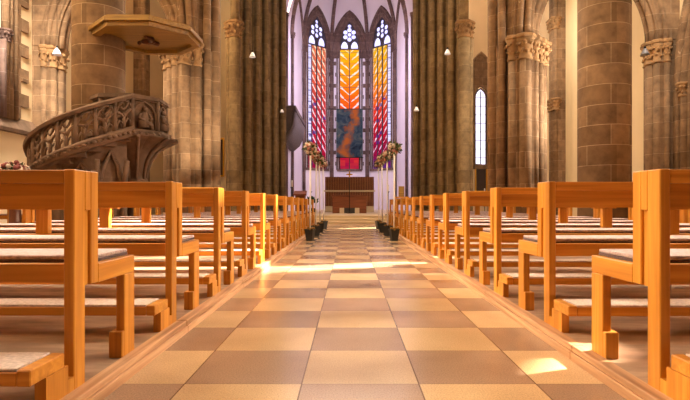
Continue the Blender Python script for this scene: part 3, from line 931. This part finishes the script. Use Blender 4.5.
# the preaching box: eight-sided, with figure reliefs
bx, by, br = .66, -.02, .80
m = MB()
def octp(r, rot=-65): return [(bx+r*math.cos(R(rot+45*i)), by+r*math.sin(R(rot+45*i))) for i in range(8)]
top, bot = 3.02-POD, 2.25-POD
m.prism(octp(br-.06), bot, top-.06); m.done('parapet_body', st_pulpit, pu)
m = MB(); m.prism(octp(br+.04), top-.09, top-.03); m.prism(octp(br), top-.12, top); m.prism(octp(br+.08), bot+.0, bot+.05); m.prism(octp(br+.13), bot-.1, bot-.03); m.prism(octp(br+.06), bot-.16, bot+.02)
for (x, y) in octp(br-.03): m.tube([(x, y, bot), (x, y, top-.08)], .045, 8)
m.done('cornice', st_pulpit, pu)
m = MB()
oc, oc2 = octp(br+.1), octp(br+.1)
for i in range(8):
    a, b_ = Vector((*oc[i], 0)), Vector((*oc[(i+1) % 8], 0))
    for k in range(5): m.blob(a.lerp(b_, (k+.5)/5)+Vector((0, 0, bot-.05)), .055, 1, (1, 1, .9), .35)
m.done('leaf_frieze', st_pulpit, pu)
for i in (-1, 0, 1, 2):
    a, b_ = Vector((*octp(br-.06)[i % 8], 0)), Vector((*octp(br-.06)[(i+1) % 8], 0))
    mid = (a+b_)/2; d = (b_-a).normalized(); nrm = Vector((d.y, -d.x, 0))
    if nrm.dot(mid-Vector((bx, by, 0))) < 0: nrm = -nrm
    def q(u, v, o=.03): return mid+d*u+nrm*o+Vector((0, 0, bot+v))
    m = MB()
    m.tube([q(-.24, .08), q(-.24, .42), q(-.15, .56), q(0, .64), q(.15, .56), q(.24, .42), q(.24, .08)], .025, 6)
    m.done('panel_arch', st_pulpit, pu)
    m = MB()   # seated robed figure in low relief
    m.tube([q(-.02, .10), q(-.03, .24), q(0, .36), q(.0, .43)], .1, 8, radii=[.13, .12, .09, .05])
    m.blob(q(.0, .49, .05), .055, 2, jit=.03)
    m.tube([q(-.08, .38, .06), q(-.14, .28, .1), q(-.04, .24, .14)], .03, 6)
    m.tube([q(.08, .38, .06), q(.13, .28, .1), q(.06, .25, .14)], .03, 6)
    m.tube([q(-.1, .18, .05), q(.02, .2, .12), q(.12, .16, .1), q(.15, .06, .06)], .05, 6)
    m.done('seated_figure_relief', st_pulpit, pu)
cx_, cy_ = .86, -.10
m = MB(); m.lathe([(.28, 0), (.28, .2), (.2, .3), (.185, .34), (.185, 1.15), (.23, 1.18), (.23, 1.22), (.19, 1.26), (.2, 1.4), (.26, 1.62), (.38, 1.82), (.56, 1.97), (.78, 2.07), (.84, 2.1)], cx_, cy_, 24)
m.done('support_column', st_pulpit, pu)
m = MB()
for i in range(8):
    a = R(-65+45*i)
    m.tube([(cx_+math.cos(a)*r*1.04, cy_+math.sin(a)*r*1.04, z) for r, z in ((.19, 1.2), (.21, 1.42), (.28, 1.63), (.41, 1.83), (.6, 1.97), (.82, 2.08))], .035, 6)
m.done('corbel_ribs', st_pulpit, pu)

# sounding board
sbx, sby = 1.10, -.10
sb = thing('sounding_board', 'eight-sided ochre wooden canopy fixed to the left pillar above the pulpit', 'canopy', (PX, PY, 0))
H0 = 4.27
def oc3(r, rot=22.5): return [(sbx+r*math.cos(R(rot+45*i)), sby+r*math.sin(R(rot+45*i))) for i in range(8)]
def ring8(mb, r_out, r_in, z0, z1):
    bm = mb.bm; A = oc3(r_out); B = oc3(r_in)
    vs = [[bm.verts.new((*p, z)) for p in P] for P in (A, B) for z in (z0, z1)]
    ao, at, bo, bt = vs
    for i in range(8):
        j = (i+1) % 8
        for q in ((ao[i], ao[j], at[j], at[i]), (bo[i], bo[j], bt[j], bt[i]), (ao[i], ao[j], bo[j], bo[i]), (at[i], at[j], bt[j], bt[i])): bm.faces.new(q)
m = MB(); m.prism(oc3(1.04), H0+.07, H0+.15); m.done('board', wood_board, sb)
m = MB(); ring8(m, 1.08, .92, H0, H0+.09); ring8(m, 1.15, .97, H0+.09, H0+.17); ring8(m, 1.1, .85, H0+.17, H0+.21); m.done('rim_moulding', wood_board, sb)
m = MB(); m.blob((sbx-.02, sby+.1, H0+.02), .1, 2, (1.7, .8, .6), .05)
for s in (-1, 1):
    m.tube([(sbx, sby+.1, H0+.03), (sbx+.12, sby+.1+s*.16, H0+.03), (sbx+.02, sby+.1+s*.34, H0+.03)], .05, 6, radii=[.06, .05, .015])
m.blob((sbx-.22, sby+.1, H0), .05, 1, (1, 1, 1), .05); m.done('carved_dove', wood_dark, sb)

# ================================================================== ALTAR END
al = thing('altar', 'brown block altar with pale grille in its front, under the banner', 'altar', (0, 26.0, ZC))
m = MB(); m.box(-.86, .86, 0, .9, .0, .84, .01); m.done('body', wood_altar, al)
m = MB(); m.box(-.9, .9, -.04, .94, .84, .92, .01); m.done('top_slab', wood_altar, al)
for a in (-.5, .27):
    m = MB(); m.box(a, a+.23, -.02, 0, .0, .27); m.done('pale_front_panel', white_marble, al)
m = MB(); m.box(-.27, .27, -.012, 0, .0, .27)
for z in (.06, .13, .2): m.box(-.26, .26, -.03, -.01, z, z+.03)
m.done('grille', dark_void, al)
rr_ = thing('reredos_screen', 'dark ribbed wooden screen standing behind the altar', 'screen', (0, 30.0, ZC))
m = MB(); m.box(-1.42, 1.42, 0, .1, 0, 2.05); m.done('panel', wood_altar, rr_)
m = MB()
for i in range(20): m.box(-1.40+i*.142, -1.33+i*.142, -.06, 0, .35, 2.03)
m.done('slats', wood('screen_slats', 'z', s2l(120, 70, 40), s2l(150, 92, 54), s2l(168, 108, 66)), rr_)
m = MB(); m.box(-1.5, 1.5, -.09, .12, 1.18, 1.27, .005); m.done('pale_rail', white_marble, rr_)
m = MB(); m.box(-1.42, 1.42, -.1, .1, 0, .34, .005); m.done('pale_base', white_marble, rr_)
cr = thing('altar_cross', 'slim standing cross with gilt head in front of the altar', 'cross', (0, 25.6, ZC))
m = MB(); m.lathe([(.16, 0), (.16, .02), (.03, .05), (.02, .1)], seg=16); m.tube([(0, 0, .05), (0, 0, 1.85)], .016, 8); m.done('staff', iron, cr)
m = MB(); m.box(-.03, .03, -.015, .015, 1.78, 2.08, .004); m.box(-.13, .13, -.015, .015, 1.90, 1.97, .004)
for a, b_ in ((-.13, 1.935), (.13, 1.935), (0, 2.09)): m.blob((a, 0, b_), .035, 1, jit=0)
m.done('cross_head', gold, cr)

bn = thing('painted_banner', 'tall dark teal painted cloth with an ochre sweep, hung below the middle window', 'banner', (0, 43.0, 4.65))
m = MB(); nx = 8
bm = m.bm
gr = [[bm.verts.new((-1.10+2.2*i/nx, .03*math.sin(i*1.3), z)) for i in range(nx+1)] for z in (0, 1.35, 2.7, 4.02)]
for r0, r1 in zip(gr, gr[1:]):
    for i in range(nx): bm.faces.new((r0[i], r0[i+1], r1[i+1], r1[i]))
ret = bmesh.ops.solidify(bm, geom=bm.faces[:], thickness=.02)
m.done('cloth', banner_mat(), bn)
m = MB(); m.tube([(-1.85, .02, 4.05), (1.85, .02, 4.05)], .03, 6); m.tube([(-1.15, 0, 0), (1.15, 0, 0)], .035, 6); m.done('hanging_rod', iron, bn)

og = thing('organ_case', 'dark ribbed case hung on the left choir wall', 'organ', (-4.29, 30.6, 0))
m = MB()
m.prism([(0, 4.6), (.75, 5.3), (.95, 6.35), (.8, 6.6), (0, 6.6)], 0, 6.8, 'y')
m.done('case', organ_m, og)
m = MB()
for i in range(22):
    y = .16+i*.308
    m.tube([(.12, y, 4.55), (.62, y, 5.0), (.86, y, 5.5), (1.0, y, 6.3)], .1, 8, radii=[.08, .1, .1, .08])
m.done('pipes', organ_m, og)
m = MB(); m.box(0, 1.1, -.05, 6.85, 6.35, 6.62, .03); m.done('cornice', organ_m, og)

# things around the altar steps
lc = thing('lectern', 'brown lectern at the left of the choir steps', 'lectern', (-2.05, 21.4, ZC))
m = MB(); m.box(-.2, .2, -.1, .16, 0, .82, .01); m.box(-.26, .26, -.16, .22, 0, .06, .01); m.done('body', wood_altar, lc)
m = MB(); m.prism([(-.2, .82), (.22, .82), (.22, 1.02), (-.2, .88)], -.26, .26, 'x'); m.done('desk', wood_altar, lc)
def candle(x, y, z0, h, label, lit=False):
    t = thing('candle_stand', label, 'candle holder', (x, y, z0))
    m = MB(); m.lathe([(.13, 0), (.13, .02), (.02, .06), (.015, h), (.06, h+.02), (.06, h+.04)], seg=14); m.done('stand', iron, t)
    m = MB(); m.lathe([(.035, h+.04), (.035, h+.32), (.01, h+.33)], seg=12); m.done('candle', white_paint, t)
candle(-1.62, 21.6, ZC, .95, 'black candle stand with white candle, left of the altar beside the green plant')
candle(1.62, 21.6, ZC, .95, 'black candle stand with white candle, right of the altar')
candle(-2.45, 21.9, ZC, 1.15, 'black candle stand with white candle, behind the lectern')
pt = thing('potted_plant', 'green leafy plant on a stand beside the lectern', 'plant', (-1.52, 21.0, ZC))
m = MB(); m.lathe([(.10, 0), (.15, .3), (.14, .3), (.13, .26)], seg=16); m.done('pot', black_pot, pt)
m = MB()
for i in range(90):
    a = rnd.uniform(0, 2*PI); e = rnd.uniform(-.2, 1.3); c = Vector((0, 0, .5))+Vector((math.cos(a)*math.cos(e), math.sin(a)*math.cos(e), math.sin(e)))*rnd.uniform(.05, .2)
    m.leafq(c, (c-Vector((0, 0, .35))), .16, .04)
m.tube([(0, 0, .2), (0, 0, .55)], .015, 6); m.done('foliage', leaf_dk, pt)
cs = thing('credence_table', 'small oak table with upright panel right of the choir steps', 'table', (2.2, 21.8, ZC))
m = MB(); m.box(-.3, .3, -.2, .2, .72, .78, .005); m.done('tabletop', wood_x, cs)
for a in (-1, 1):
    for b_ in (-1, 1):
        m = MB(); m.box(a*.26-.02, a*.26+.02, b_*.16-.02, b_*.16+.02, 0, .72); m.done('leg', wood_z, cs)
m = MB(); m.box(-.12, .12, .0, .05, .78, 1.22, .005); m.done('upright_panel', wood_board, cs)

# flower stands along the aisle
def flower_stand(x, y, hgt, lean, label):
    t = thing('flower_stand', label, 'flower stand', (x, y, 0), rnd.uniform(0, 6), 'flower stands along the aisle')
    m = MB(); m.lathe([(.085, 0), (.125, .225), (.135, .225), (.135, .25), (.12, .25), (.11, .2)], seg=4, smooth=False, rot=PI/4, cap=True)
    m.done('pot', black_pot, t)
    m = MB()
    for i in range(26):
        a = rnd.uniform(0, 2*PI); r = rnd.uniform(0, .09); m.blob((math.cos(a)*r, math.sin(a)*r, .235+rnd.uniform(0, .03)), .025, 1, jit=.3)
    m.done('moss_filling', soil, t)
    m = MB(); m.tube([(0, 0, .1), (lean*.5, 0, hgt*.5), (lean, 0, hgt)], .019, 10); m.done('pole', white_paint, t)
    c = Vector((lean, 0, hgt+.02))
    m = MB()
    for i in range(85):
        d = Vector((rnd.gauss(0, 1), rnd.gauss(0, 1), rnd.gauss(0, .8))).normalized()
        m.leafq(c+d*rnd.uniform(.03, .11), d+Vector((0, 0, rnd.uniform(-.5, .2))), .09, .022)
    m.done('foliage', leaf, t)
    for nm, mt, n in (('cream_roses', rose_w, 20), ('peach_roses', rose_p, 14)):
        m = MB()
        for i in range(n):
            d = Vector((rnd.gauss(0, 1), rnd.gauss(0, 1), rnd.gauss(.2, .8))).normalized()
            p = c+d*rnd.uniform(.09, .12); m.blob(p, .036, 2, jit=.12)
        o = m.done(nm, mt, t)
    return t
zz = [10.7, 12.35, 14.0, 15.7]
for k, y in enumerate(zz):
    pos = ('nearest the viewer', 'second from the viewer', 'third from the viewer', 'nearest the altar')[k]
    hgt = 1.95+(-.04, -.06, 0., .02)[k]
    flower_stand(-.82+.012*k, y, hgt, .03, 'white pole with cream roses in black pot, left row, %s' % pos)
    flower_stand(.925-.01*k, y, hgt, .03, 'white pole with cream roses in black pot, right row, %s' % pos)

# pendant lamps
def pendant(px, py, depth, label, r=.13, mat=lamp_glass):
    x = (px-VX)/F*depth; z = HC-(py-VY)/F*depth
    t = thing('pendant_lamp', label, 'lamp', (x, depth, z), 0, 'bell-shaped pendant lamps')
    m = MB(); m.lathe([(r, -r*.7), (r*.92, -r*.45), (r*.62, r*.2), (r*.4, r*.65), (r*.18, r*.9)], seg=20); m.done('shade', mat, t)
    m = MB(); m.lathe([(r*.2, r*.85), (r*.3, r*1.1), (r*.12, r*1.5)], seg=12); m.done('lamp_cap', iron, t)
    m = MB(); m.tube([(0, 0, r*1.4), (0, 0, 13.5-z)], .006, 5); m.done('cord', iron, t)
pendant(57, 52, 15.5, 'white bell lamp hanging before the carved capital left of the round pillar')
pendant(252.5, 55, 21, 'white bell lamp hanging before the huge pier left of the choir')
pendant(447.5, 52, 21, 'white bell lamp hanging before the huge pier right of the choir, the higher one')
pendant(416.5, 109, 23, 'small white bell lamp hanging low before the inner edge of the right choir pier', .12)
pendant(282, 111, 23, 'small white bell lamp hanging low before the inner edge of the left choir pier', .09)
pendant(645, 52, 15.0, 'grey bell lamp hanging before the carved capital near the right edge', .12, plain('grey_lamp', s2l(120, 120, 130), .4))

# pictures
def picture(x, y, z, w, h, label):
    t = thing('framed_picture', label, 'picture', (x, y, z), 0)
    m = MB()
    m.box(-w/2, w/2, -.02, 0, 0, h); m.done('canvas', plain('dark_painting', s2l(64, 44, 34), .6, noise=.6, scale=3), t)
    m = MB(); b_ = .09
    m.box(-w/2-b_, -w/2, -.06, 0, -b_, h+b_); m.box(w/2, w/2+b_, -.06, 0, -b_, h+b_); m.box(-w/2, w/2, -.06, 0, -b_, 0); m.box(-w/2, w/2, -.06, 0, h, h+b_)
    m.done('gilt_frame', gold, t)
picture(-8.35, 32.98, 2.6, .5, 2.3, 'tall dark picture in gilt frame left of the huge left pier')
picture(8.42, 32.98, 1.5, .62, 1.55, 'dark picture in gilt frame under the right lancet window')
candle(8.0, 30.5, POD, 1.3, 'iron candle stand in front of the gilt picture on the right')

# flower arrangement on pedestal at far left
fa = thing('flower_arrangement', 'dusty red and cream flowers on a dark pedestal behind the nearest left bench', 'flowers', (-5.78, 8.9, POD+.0))
m = MB(); m.lathe([(.2, 0), (.2, .08), (.1, .14), (.08, 1.11), (.17, 1.18), (.17, 1.22)], seg=16); m.done('pedestal', wood_dark, fa)
m = MB()
for i in range(70):
    d = Vector((rnd.gauss(0, 1), rnd.gauss(0, 1), abs(rnd.gauss(0, .5)))).normalized(); m.leafq(Vector((0, 0, 1.23))+d*rnd.uniform(.02, .14), d, .12, .03)
m.done('foliage', leaf_dk, fa)
for nm, mt in (('red_blooms', rose_r), ('cream_blooms', rose_w)):
    m = MB()
    for i in range(24):
        d = Vector((rnd.gauss(0, 1), rnd.gauss(0, 1), abs(rnd.gauss(0, .5)))).normalized(); p = Vector((0, 0, 1.26))+Vector((d.x*.2, d.y*.2, d.z*.16)); m.blob(p, .042, 2, jit=.15)
    m.done(nm, mt, fa)

# ================================================================== LIGHT
w = bpy.data.worlds.new('World'); sc.world = w; w.use_nodes = True
bg = w.node_tree.nodes['Background']; bg.inputs[0].default_value = (1.0, .94, .87, 1); bg.inputs[1].default_value = .20

def light(kind, name, loc, energy, col, target=None, size=1., size_y=None, spot=60, blend=.6, spread=180):
    d = bpy.data.lights.new(name, kind); d.energy = energy; d.color = col
    o = bpy.data.objects.new(name, d); C.objects.link(o); o.location = loc
    if kind == 'AREA':
        d.size = size; d.spread = R(spread)
        if size_y: d.shape = 'RECTANGLE'; d.size_y = size_y
    if kind == 'SPOT': d.spot_size = R(spot); d.spot_blend = blend; d.shadow_soft_size = size
    if kind == 'POINT': d.shadow_soft_size = size
    if target is not None:
        o.rotation_euler = (Vector(target)-Vector(loc)).to_track_quat('-Z', 'Y').to_euler()
    return o
sun = bpy.data.lights.new('sun', 'SUN'); sun.energy = 36; sun.color = (1., .84, .62); sun.angle = R(.9)
so = bpy.data.objects.new('sun', sun); C.objects.link(so)
so.rotation_euler = Vector((-1, -.40, -.85)).to_track_quat('-Z', 'Y').to_euler()
WARM = (1., .88, .7)
light('AREA', 'nave_light', (0, 8, 10), 90, WARM, (0, 6, 0), 4, 6)
light('AREA', 'nave_light_far', (0, 21, 10.5), 460, WARM, (0, 8, 0), 5, 3)  # added key from the choir end, no such lamp; brightens bench sides
light('AREA', 'window_light_right', (9.6, 8, 6.5), 260, (1, .86, .66), (-1.5, 5, 0), 2, 3, spread=75)  # added fill imitating window daylight, brightens the benches' aisle faces
light('AREA', 'window_light_left', (-9.6, 8, 6.5), 260, (1, .86, .66), (1.5, 5, 0), 2, 3, spread=75)  # matching added fill from the left, not a window
light('SPOT', 'pier_spot_right', (8.7, 15.3, 4.2), 1100, (1, .88, .7), (6.3, 16.8, 3.8), .1, spot=120)
light('SPOT', 'pier_spot_left', (-3.0, 14.2, .6), 900, (1, .84, .6), (-5.0, 17.3, 3.2), .12, spot=60)
light('AREA', 'aisle_light_right', (8.2, 13, 9.5), 260, WARM, (9.2, 20, 3), 2, 2)
light('AREA', 'aisle_light_right_far', (7.8, 23, 9.5), 130, WARM, (10.0, 27, 4), 2, 2)  # added fill, no such lamp; brightens the far cream wall
light('AREA', 'aisle_light_left', (-8.8, 12.9, 9.0), 280, WARM, (-9.8, 17.5, 2), 2, 2, spread=90)
VIO = (.84, .76, 1.)
light('AREA', 'choir_fill', (0, 34.5, 12.5), 480, VIO, (0, 42, 4), 4, 3)  # added cool fill inside the choir, standing in for window daylight
light('AREA', 'choir_fill_low', (0, 31.0, 6.5), 220, (.92, .84, 1.), (0, 42, 6), 4, 3)  # second added choir fill, lower down

cam = bpy.data.cameras.new('camera'); co = bpy.data.objects.new('camera', cam); C.objects.link(co)
co.location = (0, 0, HC); co.rotation_euler = (PI/2, 0, 0)
cam.sensor_width = 36; cam.lens = F/690*36
cam.shift_x = -(VX-345)/690; cam.shift_y = (VY-200)/690
cam.clip_end = 300
sc.camera = co
sc.view_settings.view_transform = 'Standard'; sc.view_settings.look = 'None'
sc.view_settings.gamma = 1; sc.view_settings.use_curve_mapping = False
sc.view_settings.exposure = .4
sc.cycles.use_denoising = True
sc.cycles.max_bounces = 8; sc.cycles.diffuse_bounces = 4; sc.cycles.glossy_bounces = 3
sc.cycles.sample_clamp_indirect = 6
